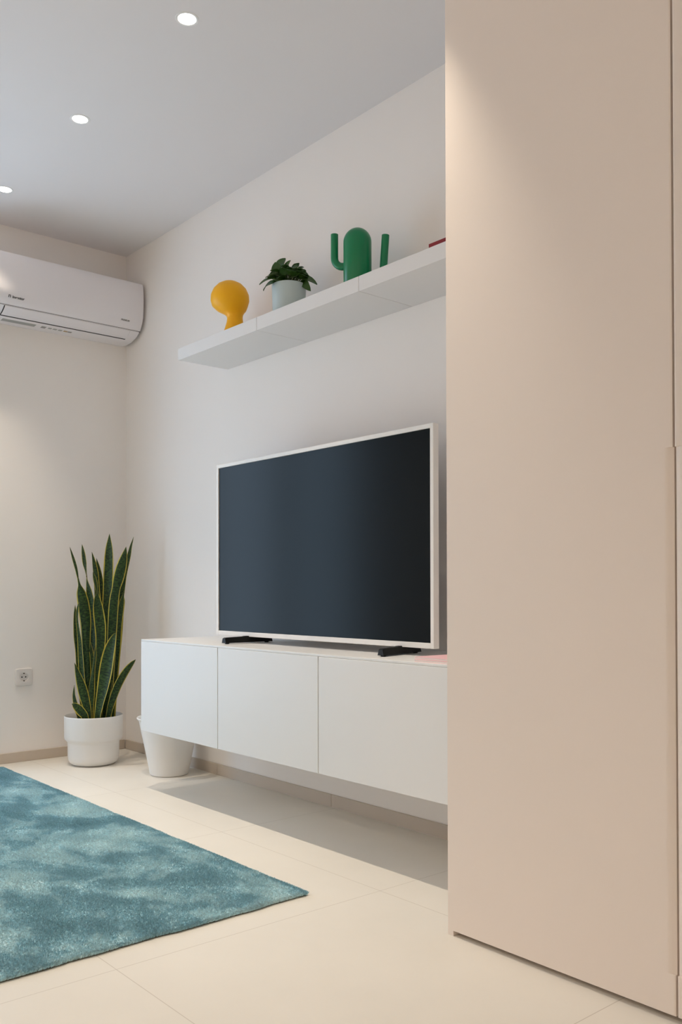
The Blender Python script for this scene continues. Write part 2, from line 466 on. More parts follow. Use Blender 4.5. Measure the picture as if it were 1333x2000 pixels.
# ------------------------------------------------------------------ air conditioner
ac_prof = [(0.0005, 2.160), (0.050, 2.1545), (0.1045, 2.1586), (0.1559, 2.1721), (0.180, 2.186), (0.198, 2.2005), (0.2119, 2.2242),
           (0.2225, 2.243), (0.2301, 2.2654), (0.2330, 2.30), (0.2339, 2.3445), (0.2320, 2.39), (0.2283, 2.426), (0.222, 2.438), (0.20, 2.446), (0.0005, 2.452)]
AY0, AY1 = -0.825, -0.018
t = thing('air_conditioner', 'white wall-mounted air conditioner unit near the ceiling corner', 'air conditioner', (0.0, -0.42, 2.16))
def ac_shell(prof, ya, yb, name, m, rnd=0.0):
    bm = bmesh.new()
    rings = []
    ys = [(ya, 1.0, 1), (yb, 1.0, 1)]
    if rnd:
        ys = []
        for k in range(6):
            a = k / 5 * PI / 2
            ys.append((ya + rnd * (1 - math.sin(a)), rnd * (1 - math.cos(a)) * 1.0, 0))
        ys = [(ya + rnd * (1 - math.sin(k / 5 * PI / 2)), rnd * (1 - math.cos(k / 5 * PI / 2))) for k in range(5, -1, -1)]
        ys = ys + [(yb - (y - ya), ins) for y, ins in ys[::-1]]
    else:
        ys = [(ya, 0), (yb, 0)]
    cx = 0.0; cz = 2.31
    for y, ins in ys:
        row = []
        for (x, z) in prof:
            if x < 0.002: row.append(bm.verts.new((x, y, z + (ins if z < cz else -ins)))); continue
            dx, dz = x - 0.08, z - cz
            l = math.hypot(dx, dz)
            row.append(bm.verts.new((x - dx / l * ins, y, z - dz / l * ins)))
        rings.append(row)
    for A, B in zip(rings, rings[1:]):
        for i in range(len(prof)):
            j = (i + 1) % len(prof)
            bm.faces.new((A[i], A[j], B[j], B[i]))
    bm.faces.new(rings[0]); bm.faces.new(rings[-1][::-1])
    return obj(name, bm, m, t, True, 40)
lower = [p for p in ac_prof if p[1] < 2.197]
upper = [p for p in ac_prof if p[1] > 2.20]
ac_shell([(0.0005, 2.160)] + lower[1:] + [(0.1945, 2.1975), (0.0005, 2.1975)], AY0, AY1, 'lower_housing', M_ac, 0.012)
ac_shell([(0.0005, 2.2000)] + [(0.197, 2.2000)] + upper, AY0, AY1, 'front_panel', M_ac, 0.006)
ac_shell([(0.001, 2.196), (0.1935, 2.196), (0.1935, 2.2015), (0.001, 2.2015)], AY0 + 0.004, AY1 - 0.002, 'seam', M_acgap, 0.0)
def ac_at(s):   # point and tangent along the lower front curve: s from 0 (seam) to 1 (under)
    P = [(0.1945, 2.1975), (0.180, 2.186), (0.1559, 2.1721), (0.1045, 2.1586), (0.050, 2.1545), (0.0, 2.160)]
    d = [0]
    for a, b_ in zip(P, P[1:]): d.append(d[-1] + math.hypot(b_[0] - a[0], b_[1] - a[1]))
    q = s * d[-1]
    for k in range(len(P) - 1):
        if q <= d[k + 1] + 1e-9:
            f = (q - d[k]) / (d[k + 1] - d[k])
            return (P[k][0] + f * (P[k + 1][0] - P[k][0]), P[k][1] + f * (P[k + 1][1] - P[k][1]))
    return P[-1]
def ac_strip(name, m, s0, s1, ya, yb, off, th=0.0006, slant=0.0, parent=None):
    """thin skin following the lower curve of the unit"""
    bm = bmesh.new(); n = 6; rows = []
    for k in range(n + 1):
        s = s0 + (s1 - s0) * k / n
        x, z = ac_at(s)
        e = 0.01
        x2, z2 = ac_at(min(1, s + e)); x1, z1 = ac_at(max(0, s - e))
        tx, tz = x2 - x1, z2 - z1; l = math.hypot(tx, tz); nx, nz = -tz / l, tx / l
        if nz > 0: nx, nz = -nx, -nz
        sl = slant * k / n
        rows.append([bm.verts.new((x + nx * off, ya + sl, z + nz * off)), bm.verts.new((x + nx * off, yb + sl, z + nz * off)),
                     bm.verts.new((x + nx * (off - th), yb + sl, z + nz * (off - th))), bm.verts.new((x + nx * (off - th), ya + sl, z + nz * (off - th)))])
    for A, B in zip(rows, rows[1:]):
        for k in range(4): bm.faces.new((A[k], A[(k + 1) % 4], B[(k + 1) % 4], B[k]))
    bm.faces.new(rows[0]); bm.faces.new(rows[-1][::-1])
    return obj(name, bm, m, parent or t)
VS = 0.345
vane = ac_strip('air_flap', M_ac, 0.02, VS, -0.722, -0.075, 0.0018, 0.002)
ac_strip('flap_gap', M_acd, VS - 0.004, VS + 0.034, -0.724, -0.073, 0.0020, 0.0016, parent=vane)
ac_strip('flap_gap', M_acd, 0.02, VS + 0.02, -0.7262, -0.722, 0.0020, 0.0016, parent=vane)
ac_strip('flap_gap', M_printg, 0.02, VS + 0.02, -0.075, -0.0738, 0.0006, 0.0008, parent=vane)
ac_strip('rating_label', M_stick, 0.50, 0.66, -0.70, -0.535, 0.0006, 0.0007)
ac_strip('warning_label', M_printg, 0.52, 0.64, -0.505, -0.482, 0.0006, 0.0007, slant=0.0)
for ya, yb, mm in ((-0.470, -0.452, M_stick), (-0.445, -0.425, M_stick), (-0.418, -0.398, M_stick), (-0.390, -0.370, M_sticko), (-0.368, -0.348, M_printg)):
    ac_strip('small_label', mm, 0.53, 0.61, ya, yb, 0.0006, 0.0007)
# lettering on the front panel
def ac_front_x(z):
    P = [p for p in ac_prof if 2.2 < p[1] < 2.43]
    for a, b_ in zip(P, P[1:]):
        if a[1] <= z <= b_[1]: return a[0] + (b_[0] - a[0]) * (z - a[1]) / (b_[1] - a[1])
    return 0.23
for body, size, y, z, mm in (('n', 0.026, -0.7165, 2.2295, M_print), ('Inventor', 0.0165, -0.697, 2.2285, M_print), ('PREMIUM', 0.0115, -0.140, 2.2315, M_printg)):
    xa, xb = ac_front_x(z), ac_front_x(z + size * 0.7)
    yd = Vector((xb - xa, 0, size * 0.7)).normalized()
    me = text_mesh(body, size, (xa + 0.0010, y, z), (0, 1, 0), yd, 0.0003)
    if body == 'Inventor':
        for v in me.vertices: pass
    link('logo_lettering' if body != 'PREMIUM' else 'small_lettering', me, mm, t)

# ------------------------------------------------------------------ socket
t = thing('wall_socket', 'white square power socket on the wall beside the snake plant', 'socket', (0, -0.557, 0.417))
cy, cz = -0.557, 0.4185
bm = bmesh.new()
# plate with a round recess
def ringpts(r, x, n=48): return [(x, cy + r * math.cos(2 * PI * k / n), cz + r * math.sin(2 * PI * k / n)) for k in range(n)]
def sq(x, h, n=48):
    out = []
    for k in range(n):
        a = 2 * PI * k / n; c, s = math.cos(a), math.sin(a); q = (abs(c) ** 10 + abs(s) ** 10) ** (-0.1)
        out.append((x, cy + h * c * q, cz + h * s * q))
    return out
loops = [sq(0.0004, 0.0440), sq(0.006, 0.0435), sq(0.0095, 0.0405), sq(0.0105, 0.031), ringpts(0.0235, 0.0110), ringpts(0.0215, 0.0100), ringpts(0.0205, 0.0035), ringpts(0.006, 0.003)]
V = [[bm.verts.new(p) for p in L_] for L_ in loops]
for A, B in zip(V, V[1:]):
    for k in range(48): bm.faces.new((A[k], A[(k + 1) % 48], B[(k + 1) % 48], B[k]))
bm.faces.new(V[-1])
obj('plate', bm, M_sock, t, True, 30)
for dy in (-0.0095, 0.0095):
    bm = bmesh.new()
    rr = [[bm.verts.new((x, cy + dy + r * math.cos(2 * PI * k / 16), cz + r * math.sin(2 * PI * k / 16))) for k in range(16)] for r, x in ((0.0032, 0.0028), (0.0032, 0.0045))]
    for k in range(16): bm.faces.new((rr[0][k], rr[0][(k + 1) % 16], rr[1][(k + 1) % 16], rr[1][k]))
    bm.faces.new(rr[1])
    obj('pin_hole', bm, M_blk, t)
M_clip = mat('dark_contact', (0.10, 0.08, 0.06), 0.5, metal=0.6)
for s in (-1, 1):
    obj('earth_clip', bx((0.0032, cy - 0.003, cz + s * 0.0185 - 0.003), (0.0085, cy + 0.003, cz + s * 0.0185 + 0.003), 0.0005, 1), M_clip, t)

# ------------------------------------------------------------------ snake plant
PX, PY = 0.2805, -0.3164
t = thing('snake_plant', 'tall snake plant with yellow-edged leaves in a white stepped floor pot', 'plant', (PX, PY, 0))
pp = [(0.0, 0.0), (0.088, 0.0), (0.100, 0.003), (0.112, 0.011), (0.1195, 0.025), (0.1225, 0.045), (0.1230, 0.106), (0.1245, 0.112),
      (0.1310, 0.119), (0.1365, 0.125), (0.1385, 0.134), (0.1395, 0.233), (0.1395, 0.2375), (0.1380, 0.2390), (0.1362, 0.2375), (0.1355, 0.20), (0.1350, 0.190)]
obj('pot', lathe(bmesh.new(), pp, (PX, PY, 0), 128), M_pot, t, True, 50)
bm = bmesh.new()
lathe(bm, [(0.0, 0.200), (0.04, 0.201), (0.09, 0.199), (0.135, 0.196), (0.1352, 0.190)], (PX, PY, 0), 48)
obj('soil', bm, M_soil, t, True)
LEAVES = [
  [(0.3023,-0.348,0.2383,0.015),(0.2993,-0.3536,0.358,0.0165),(0.2963,-0.3587,0.4577,0.018),(0.2951,-0.362,0.5574,0.0199),(0.2948,-0.3635,0.6322,0.0224),(0.2939,-0.3658,0.707,0.0274),(0.2882,-0.3739,0.7818,0.0279),(0.2816,-0.3825,0.8367,0.0219),(0.2765,-0.3892,0.8766,0.0065),(0.2729,-0.3939,0.909,0.0027),(0.2687,-0.3994,0.9415,0.0055),(0.2651,-0.4041,0.9664,0.0067),(0.259,-0.4119,1.0013,0.0062),(0.2534,-0.4189,1.0313,0.004),(0.2479,-0.4259,1.0612,0.0005)],
  [(0.2672,-0.312,0.2313,0.0151),(0.2678,-0.3146,0.428,0.0189),(0.2683,-0.3166,0.5793,0.0227),(0.2685,-0.3185,0.7054,0.0247),(0.2655,-0.3236,0.7911,0.0227),(0.2602,-0.3309,0.8516,0.0156),(0.2547,-0.338,0.897,0.0066),(0.253,-0.3404,0.9172,0.0025),(0.2513,-0.3429,0.9475,0.0071),(0.2477,-0.3477,0.9828,0.0111),(0.2448,-0.3518,1.0231,0.0106),(0.2418,-0.3558,1.0534,0.0061),(0.2395,-0.359,1.0761,0.0005)],
  [(0.3421,-0.3322,0.241,0.0139),(0.3465,-0.3291,0.3601,0.0164),(0.3513,-0.3251,0.4594,0.0189),(0.3562,-0.3206,0.5338,0.0208),(0.3598,-0.3176,0.6083,0.0238),(0.3592,-0.3195,0.6728,0.0268),(0.3553,-0.3252,0.7324,0.0263),(0.3522,-0.3296,0.777,0.0218),(0.3506,-0.332,0.8118,0.0139),(0.3498,-0.3333,0.8366,0.004),(0.3481,-0.3357,0.8614,0.0055),(0.3459,-0.3389,0.8912,0.0084),(0.3422,-0.3436,0.916,0.006),(0.3386,-0.3482,0.9384,0.0005)],
  [(0.2752,-0.2872,0.2299,0.0142),(0.2771,-0.29,0.5281,0.0177),(0.2763,-0.2936,0.6797,0.0202),(0.2756,-0.2961,0.7808,0.0187),(0.2744,-0.2988,0.8566,0.0152),(0.2721,-0.3027,0.9223,0.0152),(0.2683,-0.3079,0.9729,0.0121),(0.2647,-0.3128,1.0083,0.0066),(0.2611,-0.3176,1.0386,0.0005)],
  [(0.2712,-0.2609,0.227,0.0152),(0.2748,-0.2618,0.5266,0.0168),(0.2743,-0.265,0.6789,0.0188),(0.2727,-0.2687,0.7805,0.0178),(0.2701,-0.273,0.8566,0.0152),(0.2664,-0.2784,0.9176,0.0132),(0.2619,-0.2844,0.9633,0.0091),(0.2589,-0.2884,0.9887,0.0046),(0.2565,-0.2916,1.009,0.0005)],
  [(0.2845,-0.2608,0.2284,0.0152),(0.2901,-0.2594,0.5273,0.0187),(0.2942,-0.2572,0.6793,0.0213),(0.2991,-0.2531,0.7806,0.0243),(0.3032,-0.2497,0.8616,0.0263),(0.3059,-0.2479,0.9426,0.0268),(0.3079,-0.2467,1.0085,0.0248),(0.3088,-0.2466,1.0642,0.0182),(0.3091,-0.2468,1.0997,0.0091),(0.3091,-0.2474,1.129,0.0005)],
  [(0.3435,-0.2688,0.2353,0.015),(0.3522,-0.2624,0.4557,0.0185),(0.3575,-0.2587,0.606,0.022),(0.363,-0.2544,0.7312,0.024),(0.3672,-0.2506,0.8013,0.023),(0.3736,-0.2441,0.8564,0.021),(0.3809,-0.2363,0.9014,0.026),(0.3888,-0.2278,0.9465,0.0265),(0.3957,-0.2204,0.9865,0.022),(0.4019,-0.2137,1.0216,0.014),(0.4053,-0.2101,1.0441,0.007),(0.4075,-0.2079,1.0626,0.0005)],
  [(0.2949,-0.2177,0.2256,0.0127),(0.3077,-0.2078,0.5257,0.0153),(0.318,-0.1993,0.7293,0.0153),(0.329,-0.1883,0.8412,0.0153),(0.338,-0.179,0.9175,0.0112),(0.3451,-0.1716,0.9683,0.0112),(0.3528,-0.1633,1.0192,0.0107),(0.3592,-0.1566,1.065,0.0066),(0.3644,-0.151,1.0929,0.0031),(0.3683,-0.1468,1.1148,0.0005)],
  [(0.3254,-0.2437,0.2311,0.0141),(0.3365,-0.234,0.4278,0.0161),(0.3449,-0.2263,0.5538,0.0177),(0.3503,-0.2214,0.6395,0.0166),(0.3549,-0.2171,0.7001,0.0151),(0.3593,-0.2128,0.7505,0.0146),(0.3636,-0.2084,0.7908,0.0116),(0.3678,-0.204,0.8185,0.0055),(0.372,-0.1996,0.8462,0.0023),(0.3749,-0.1966,0.8715,0.0015),(0.3767,-0.1948,0.8941,0.0005)],
  [(0.3009,-0.2261,0.227,0.0127),(0.3167,-0.2122,0.5011,0.0152),(0.3251,-0.2044,0.6178,0.0157),(0.3298,-0.2002,0.6889,0.0147),(0.3328,-0.1973,0.7295,0.0127),(0.3375,-0.1925,0.7701,0.0107),(0.3417,-0.188,0.7955,0.0066),(0.3435,-0.1862,0.8158,0.0005)],
  [(0.2561,-0.3559,0.2342,0.0126),(0.2493,-0.3663,0.3798,0.0151),(0.2438,-0.3745,0.4802,0.0151),(0.2403,-0.3799,0.5555,0.0131),(0.237,-0.3849,0.6208,0.0141),(0.2344,-0.389,0.6811,0.011),(0.2332,-0.3912,0.7313,0.007),(0.2335,-0.3914,0.7564,0.004),(0.2337,-0.3915,0.7775,0.0005)],
  [(0.3083,-0.3719,0.2411,0.0139),(0.304,-0.3789,0.3603,0.0164),(0.2997,-0.3855,0.4447,0.0159),(0.2972,-0.3897,0.5241,0.0144),(0.295,-0.3935,0.5936,0.0119),(0.2907,-0.3995,0.6531,0.0084),(0.2874,-0.4043,0.7028,0.0069),(0.2877,-0.4045,0.7425,0.0069),(0.2906,-0.4017,0.7723,0.0045),(0.2947,-0.3973,0.7946,0.0005)],
  [(0.3416,-0.3714,0.2446,0.0148),(0.3366,-0.378,0.289,0.0192),(0.3287,-0.3881,0.3384,0.0232),(0.3215,-0.3974,0.3828,0.0227),(0.3142,-0.4066,0.4223,0.0173),(0.3081,-0.4143,0.4569,0.0109),(0.3039,-0.4197,0.4816,0.0049),(0.2999,-0.4247,0.5003,0.0005)],
  [(0.2795,-0.3902,0.2398,0.0124),(0.2733,-0.398,0.2746,0.0139),(0.2682,-0.4046,0.3045,0.0124),(0.2646,-0.4093,0.3344,0.0085),(0.2642,-0.4102,0.3592,0.005),(0.2654,-0.4093,0.3901,0.0005)],
  [(0.3398,-0.3889,0.2411,0.0172),(0.3304,-0.4002,0.2608,0.0207),(0.3204,-0.4123,0.2795,0.0207),(0.3109,-0.4236,0.2929,0.0153),(0.3046,-0.4312,0.3003,0.0084),(0.2989,-0.4379,0.3028,0.0005)],
  [(0.3348,-0.3562,0.2425,0.0099),(0.3348,-0.3573,0.3068,0.0163),(0.3373,-0.3554,0.3663,0.0173),(0.3403,-0.3527,0.4158,0.0134),(0.3447,-0.3484,0.4653,0.0089),(0.349,-0.3442,0.5148,0.0074),(0.3519,-0.3414,0.5494,0.0059),(0.3542,-0.3393,0.5841,0.0005)],
  [(0.3074,-0.3265,0.2369,0.01),(0.3067,-0.3307,0.4318,0.011),(0.3037,-0.3357,0.5167,0.01),(0.2996,-0.3413,0.5667,0.0085),(0.2967,-0.3453,0.5967,0.0045),(0.2962,-0.3462,0.6177,0.0005)],
  [(0.376,-0.3387,0.2452,0.0173),(0.3837,-0.3308,0.3092,0.0227),(0.3912,-0.3228,0.3585,0.0276),(0.3981,-0.3156,0.4078,0.0325),(0.4043,-0.3091,0.457,0.035),(0.4099,-0.3034,0.5063,0.0345),(0.4161,-0.2969,0.5556,0.0301),(0.4236,-0.2889,0.595,0.0227),(0.4296,-0.2823,0.6221,0.0138),(0.4336,-0.2779,0.6369,0.0069),(0.4359,-0.2753,0.6452,0.0005)],
  [(0.3714,-0.2823,0.2395,0.0124),(0.3797,-0.2735,0.2892,0.0159),(0.3891,-0.2632,0.334,0.0179),(0.3992,-0.252,0.3737,0.0189),(0.4112,-0.2386,0.411,0.0189),(0.4238,-0.2244,0.4433,0.0179),(0.4363,-0.2102,0.4706,0.0149),(0.4475,-0.1974,0.492,0.0104),(0.4547,-0.1892,0.5039,0.0055),(0.4603,-0.1828,0.5129,0.0005)],
  [(0.3405,-0.2877,0.2368,0.0125),(0.347,-0.2813,0.3017,0.015),(0.3546,-0.2732,0.3517,0.0135),(0.3608,-0.2665,0.3866,0.0085),(0.3649,-0.2621,0.4116,0.0005)],
  [(0.2919,-0.3139,0.2341,0.0151),(0.2953,-0.3124,0.3797,0.0186),(0.2975,-0.3115,0.4801,0.0176),(0.2967,-0.3133,0.5303,0.0126),(0.2959,-0.3151,0.5805,0.0005)],
  [(0.313,-0.2891,0.234,0.0126),(0.3329,-0.2692,0.4297,0.0151),(0.3469,-0.2544,0.5301,0.0151),(0.3539,-0.2471,0.5803,0.01),(0.3576,-0.2435,0.6305,0.0005)],
]
RT = Vector((0.6487, 0.7611, 0)).normalized(); FW = Vector((-0.7611, 0.6487, 0)).normalized()
random.seed(7)
def make_leaf(row, idx):
    # drop the base into the soil
    b0 = Vector(row[0][:3]); 
    base = Vector((PX + (b0.x - PX) * 0.92, PY + (b0.y - PY) * 0.92, 0.197))
    rows = [(base.x, base.y, base.z, row[0][3] * 0.95)] + list(row)
    ctr = [Vector(r[:3]) for r in rows]; hw = [r[3] for r in rows]
    n = len(rows)
    # true width: where the leaf narrows between two wider stretches it is turned edge-on
    true = []
    for i in range(n):
        left = max(hw[:i + 1]); right = max(hw[i:])
        true.append(max(hw[i], 0.75 * min(left, right)))
    true[-1] = hw[-1]
    sgn = -1 if idx % 2 else 1
    ang = [0.25 * sgn + sgn * math.acos(max(0.0, min(1.0, hw[i] / true[i]))) * 0.93 for i in range(n)]
    # resample smoothly (Catmull-Rom)
    def cr(a, b, c, d, s):
        return 0.5 * ((2 * b) + (c - a) * s + (2 * a - 5 * b + 4 * c - d) * s * s + (3 * b - a - 3 * c + d) * s ** 3)
    C_, W_, A_ = [], [], []
    for i in range(n - 1):
        i0, i1, i2, i3 = max(i - 1, 0), i, i + 1, min(i + 2, n - 1)
        for k in range(5):
            s = k / 5
            C_.append(cr(ctr[i0], ctr[i1], ctr[i2], ctr[i3], s))
            W_.append(max(0.0004, cr(true[i0], true[i1], true[i2], true[i3], s)))
            A_.append(ang[i1] + (ang[i2] - ang[i1]) * s)
    C_.append(ctr[-1]); W_.append(0.0004); A_.append(ang[-1])
    bm = bmesh.new(); uvl = bm.loops.layers.uv.new('UVMap')
    m_ = 8
    front, back = [], []
    dist = 0; vs = []
    for i, c in enumerate(C_):
        if i: dist += (c - C_[i - 1]).length
        vs.append(dist)
        a = A_[i]
        side = RT * math.cos(a) + FW * math.sin(a)
        t_ = (C_[min(i + 1, len(C_) - 1)] - C_[max(i - 1, 0)]).normalized()
        side = (side - t_ * side.dot(t_)).normalized()
        nrm = side.cross(t_).normalized()       # towards the viewer side
        if nrm.dot(FW) > 0: nrm = -nrm
        fr, bk = [], []
        for k in range(m_ + 1):
            u = -1 + 2 * k / m_
            cup = (u * u) * 0.28 * W_[i]
            th = 0.0022 * (1 - u * u) * min(1, W_[i] / 0.012) + 0.0003
            p = c + side * u * W_[i] + nrm * cup * (1 if idx % 3 else -1)
            fr.append(bm.verts.new(p + nrm * th)); bk.append(bm.verts.new(p - nrm * th))
        front.append(fr); back.append(bk)
    def face(q, us, vv):
        f = bm.faces.new(q)
        for l, u, v in zip(f.loops, us, vv): l[uvl].uv = (u, v)
    off = idx * 3.1
    for i in range(len(C_) - 1):
        va, vb = vs[i] + off, vs[i + 1] + off
        for k in range(m_):
            ua, ub = k / m_, (k + 1) / m_
            face((front[i][k], front[i][k + 1], front[i + 1][k + 1], front[i + 1][k]), (ua, ub, ub, ua), (va, va, vb, vb))
            face((back[i][k + 1], back[i][k], back[i + 1][k], back[i + 1][k + 1]), (ub, ua, ua, ub), (va, va, vb, vb))
        face((front[i][0], front[i + 1][0], back[i + 1][0], back[i][0]), (0, 0, 0, 0), (va, vb, vb, va))
        face((front[i + 1][m_], front[i][m_], back[i][m_], back[i + 1][m_]), (1, 1, 1, 1), (vb, va, va, vb))
    return obj('leaf', bm, M_leaf, t, True, 60)
for i, row in enumerate(LEAVES): make_leaf(row, i)

# ------------------------------------------------------------------ waste bin
BX_, BY_ = 0.7485, -0.1623
t = thing('waste_bin', 'white round tapered plastic basket on the floor behind the cabinet corner', 'bin', (BX_, BY_, 0))
pf = [(0.0, 0.0), (0.080, 0.0), (0.0855, 0.002), (0.088, 0.006)]
zz = 0.006
for k in range(8):     # faint stepped bands round the wall
    z1 = 0.006 + (k + 1) * 0.030
    r0 = 0.088 + (zz - 0.006) * 0.205; r1 = 0.088 + (z1 - 0.006) * 0.205
    pf += [(r0 + 0.0003, zz + 0.002), (r1 - 0.0006, z1 - 0.002)]
    zz = z1
pf += [(0.1375, 0.250), (0.140, 0.2515), (0.1465, 0.258), (0.148, 0.262), (0.146, 0.2650), (0.142, 0.2645), (0.1375, 0.258), (0.136, 0.250), (0.086, 0.010), (0.0, 0.008)]
obj('basket', lathe(bmesh.new(), pf, (BX_, BY_, 0), 96), M_bin, t, True, 40)

# ------------------------------------------------------------------ rug
RX0, RX1, RY1, RY0 = 0.118, 2.474, -0.702, -2.30
t = thing('rug', 'teal and grey-blue mottled thick pile rug on the cream floor tiles', 'rug', ((RX0 + RX1) / 2, (RY0 + RY1) / 2, 0))
def wob(a, seed): return 0.0022 * math.sin(a * 13 + seed) + 0.0016 * math.sin(a * 31 + seed * 2) + 0.001 * math.sin(a * 57 + seed)
bm = bmesh.new()
loop = []
nn = 60
for k in range(nn): x = RX0 + 0.01 + (RX1 - RX0 - 0.02) * k / nn; loop.append((x, RY1 - 0.006 + wob(x, 1)))
for k in range(nn): y = RY1 - 0.01 + (RY0 - RY1 + 0.02) * k / nn; loop.append((RX1 - 0.006 + wob(y, 2), y))
for k in range(nn): x = RX1 - 0.01 + (RX0 - RX1 + 0.02) * k / nn; loop.append((x, RY0 + 0.006 + wob(x, 3)))
for k in range(nn): y = RY0 + 0.01 + (RY1 - RY0 - 0.02) * k / nn; loop.append((RX0 + 0.006 + wob(y, 4), y))
A = [bm.verts.new((x, y, 0.0)) for x, y in loop]; B = [bm.verts.new((x, y, 0.0045)) for x, y in loop]
for k in range(len(loop)): bm.faces.new((A[k], A[(k + 1) % len(loop)], B[(k + 1) % len(loop)], B[k]))
bm.faces.new(A[::-1]); bm.faces.new(B)
obj('backing', bm, M_back, t)
# pile: dense tufts, each a small bent blade
rng = np.random.default_rng(3)
def tufts(n, x0, x1, y0, y1):
    P = np.stack([rng.uniform(x0, x1, n), rng.uniform(y0, y1, n)], 1)
    return P
allp = np.concatenate([tufts(470000, RX0, RX1, -1.62, RY1), tufts(90000, RX0, RX1, RY0, -1.62),
                       tufts(9000, RX1 - 0.012, RX1, RY0, RY1), tufts(9000, RX0, RX1, RY1 - 0.012, RY1)])
vw = lambda a, s: 0.0022 * np.sin(a * 13 + s) + 0.0016 * np.sin(a * 31 + s * 2) + 0.001 * np.sin(a * 57 + s)
ok = (allp[:, 0] < RX1 + vw(allp[:, 1], 2) - 0.002) & (allp[:, 1] < RY1 + vw(allp[:, 0], 1) - 0.002)
# rounded corner
cxr, cyr, rr_ = RX1 - 0.02, RY1 - 0.02, 0.020
dc = np.hypot(allp[:, 0] - cxr, allp[:, 1] - cyr)
ok &= ~((allp[:, 0] > cxr) & (allp[:, 1] > cyr) & (dc > rr_))
allp = allp[ok]; n = len(allp)
edge = np.minimum.reduce([allp[:, 0] - RX0, RX1 - allp[:, 0], allp[:, 1] - RY0, RY1 - allp[:, 1]])
ef = np.clip(edge / 0.012, 0, 1)
hgt = (0.0125 + 0.0015 * np.sin(allp[:, 0] * 23 + allp[:, 1] * 9) * np.sin(allp[:, 1] * 31)) * (0.62 + 0.38 * np.sqrt(ef)) * rng.uniform(0.86, 1.05, n)
wd = np.where(allp[:, 1] > -1.62, 0.0021, 0.0042) * rng.uniform(0.8, 1.2, n)
ang = rng.uniform(0, 2 * np.pi, n)
lean = rng.uniform(0, 0.0035, n); la = rng.uniform(0, 2 * np.pi, n)
outx = np.where(RX1 - allp[:, 0] < 0.012, 1.0, 0.0) * (1 - ef) * 0.003
outy = np.where(RY1 - allp[:, 1] < 0.012, 1.0, 0.0) * (1 - ef) * 0.003
ca, sa = np.cos(ang) * wd / 2, np.sin(ang) * wd / 2
co = np.zeros((n, 4, 3), np.float32)
bz = 0.0035
co[:, 0] = np.stack([allp[:, 0] - ca, allp[:, 1] - sa, np.full(n, bz)], 1)
co[:, 1] = np.stack([allp[:, 0] + ca, allp[:, 1] + sa, np.full(n, bz)], 1)
tx = allp[:, 0] + lean * np.cos(la) + outx; ty = allp[:, 1] + lean * np.sin(la) + outy
co[:, 2] = np.stack([tx + ca * 0.8, ty + sa * 0.8, hgt], 1)
co[:, 3] = np.stack([tx - ca * 0.8, ty - sa * 0.8, hgt], 1)
me = bpy.data.meshes.new('pile')
me.vertices.add(n * 4); me.vertices.foreach_set('co', co.reshape(-1))
me.loops.add(n * 4); me.loops.foreach_set('vertex_index', np.arange(n * 4, dtype=np.int32))
me.polygons.add(n); me.polygons.foreach_set('loop_start', np.arange(0, n * 4, 4, dtype=np.int32))
me.update(calc_edges=True)
pile = link('pile', me, M_pile, t)
pile['kind'] = 'stuff'
# pile base so that no floor shows between tufts
bm = bmesh.new()
lp2 = [(x, y) for x, y in loop]
cx_, cy_ = (RX0 + RX1) / 2, (RY0 + RY1) / 2
A = [bm.verts.new((cx_ + (x - cx_) * 0.999, cy_ + (y - cy_) * 0.999, 0.004)) for x, y in lp2]
B = [bm.verts.new((cx_ + (x - cx_) * 0.996, cy_ + (y - cy_) * 0.996, 0.0085)) for x, y in lp2]
for k in range(len(lp2)): bm.faces.new((A[k], A[(k + 1) % len(lp2)], B[(k + 1) % len(lp2)], B[k]))
bm.faces.new(B)
obj('pile_base', bm, M_pile, t)

# ------------------------------------------------------------------ things on the shelf
# yellow ornament: plain rounded top on a flared foot
yx, yy = 1.276, -0.150
bm = lathe(bmesh.new(), [(0.0, 0.0), (0.056, 0.0), (0.0575, 0.003), (0.051, 0.020), (0.0425, 0.045), (0.035, 0.070), (0.0325, 0.088), (0.035, 0.099),
        (0.044, 0.109), (0.062, 0.122), (0.075, 0.140), (0.081, 0.162), (0.0795, 0.186), (0.069, 0.210), (0.051, 0.229), (0.028, 0.241), (0.0, 0.245)], (yx, yy, SHZ), 96)
for v in bm.verts:      # the rounded top leans out a little to one side
    k = min(1, max(0, (v.co.z - SHZ - 0.09) / 0.05)); k = k * k * (3 - 2 * k)
    v.co += RT * (-0.021 * k)
    d = (v.co - Vector((yx, yy, v.co.z))).dot(RT)
o = obj('ornament', bm, M_yel, None, True, 60)
tag(o, 'plain yellow rounded ornament on a flared foot standing on the left shelf', 'ornament')

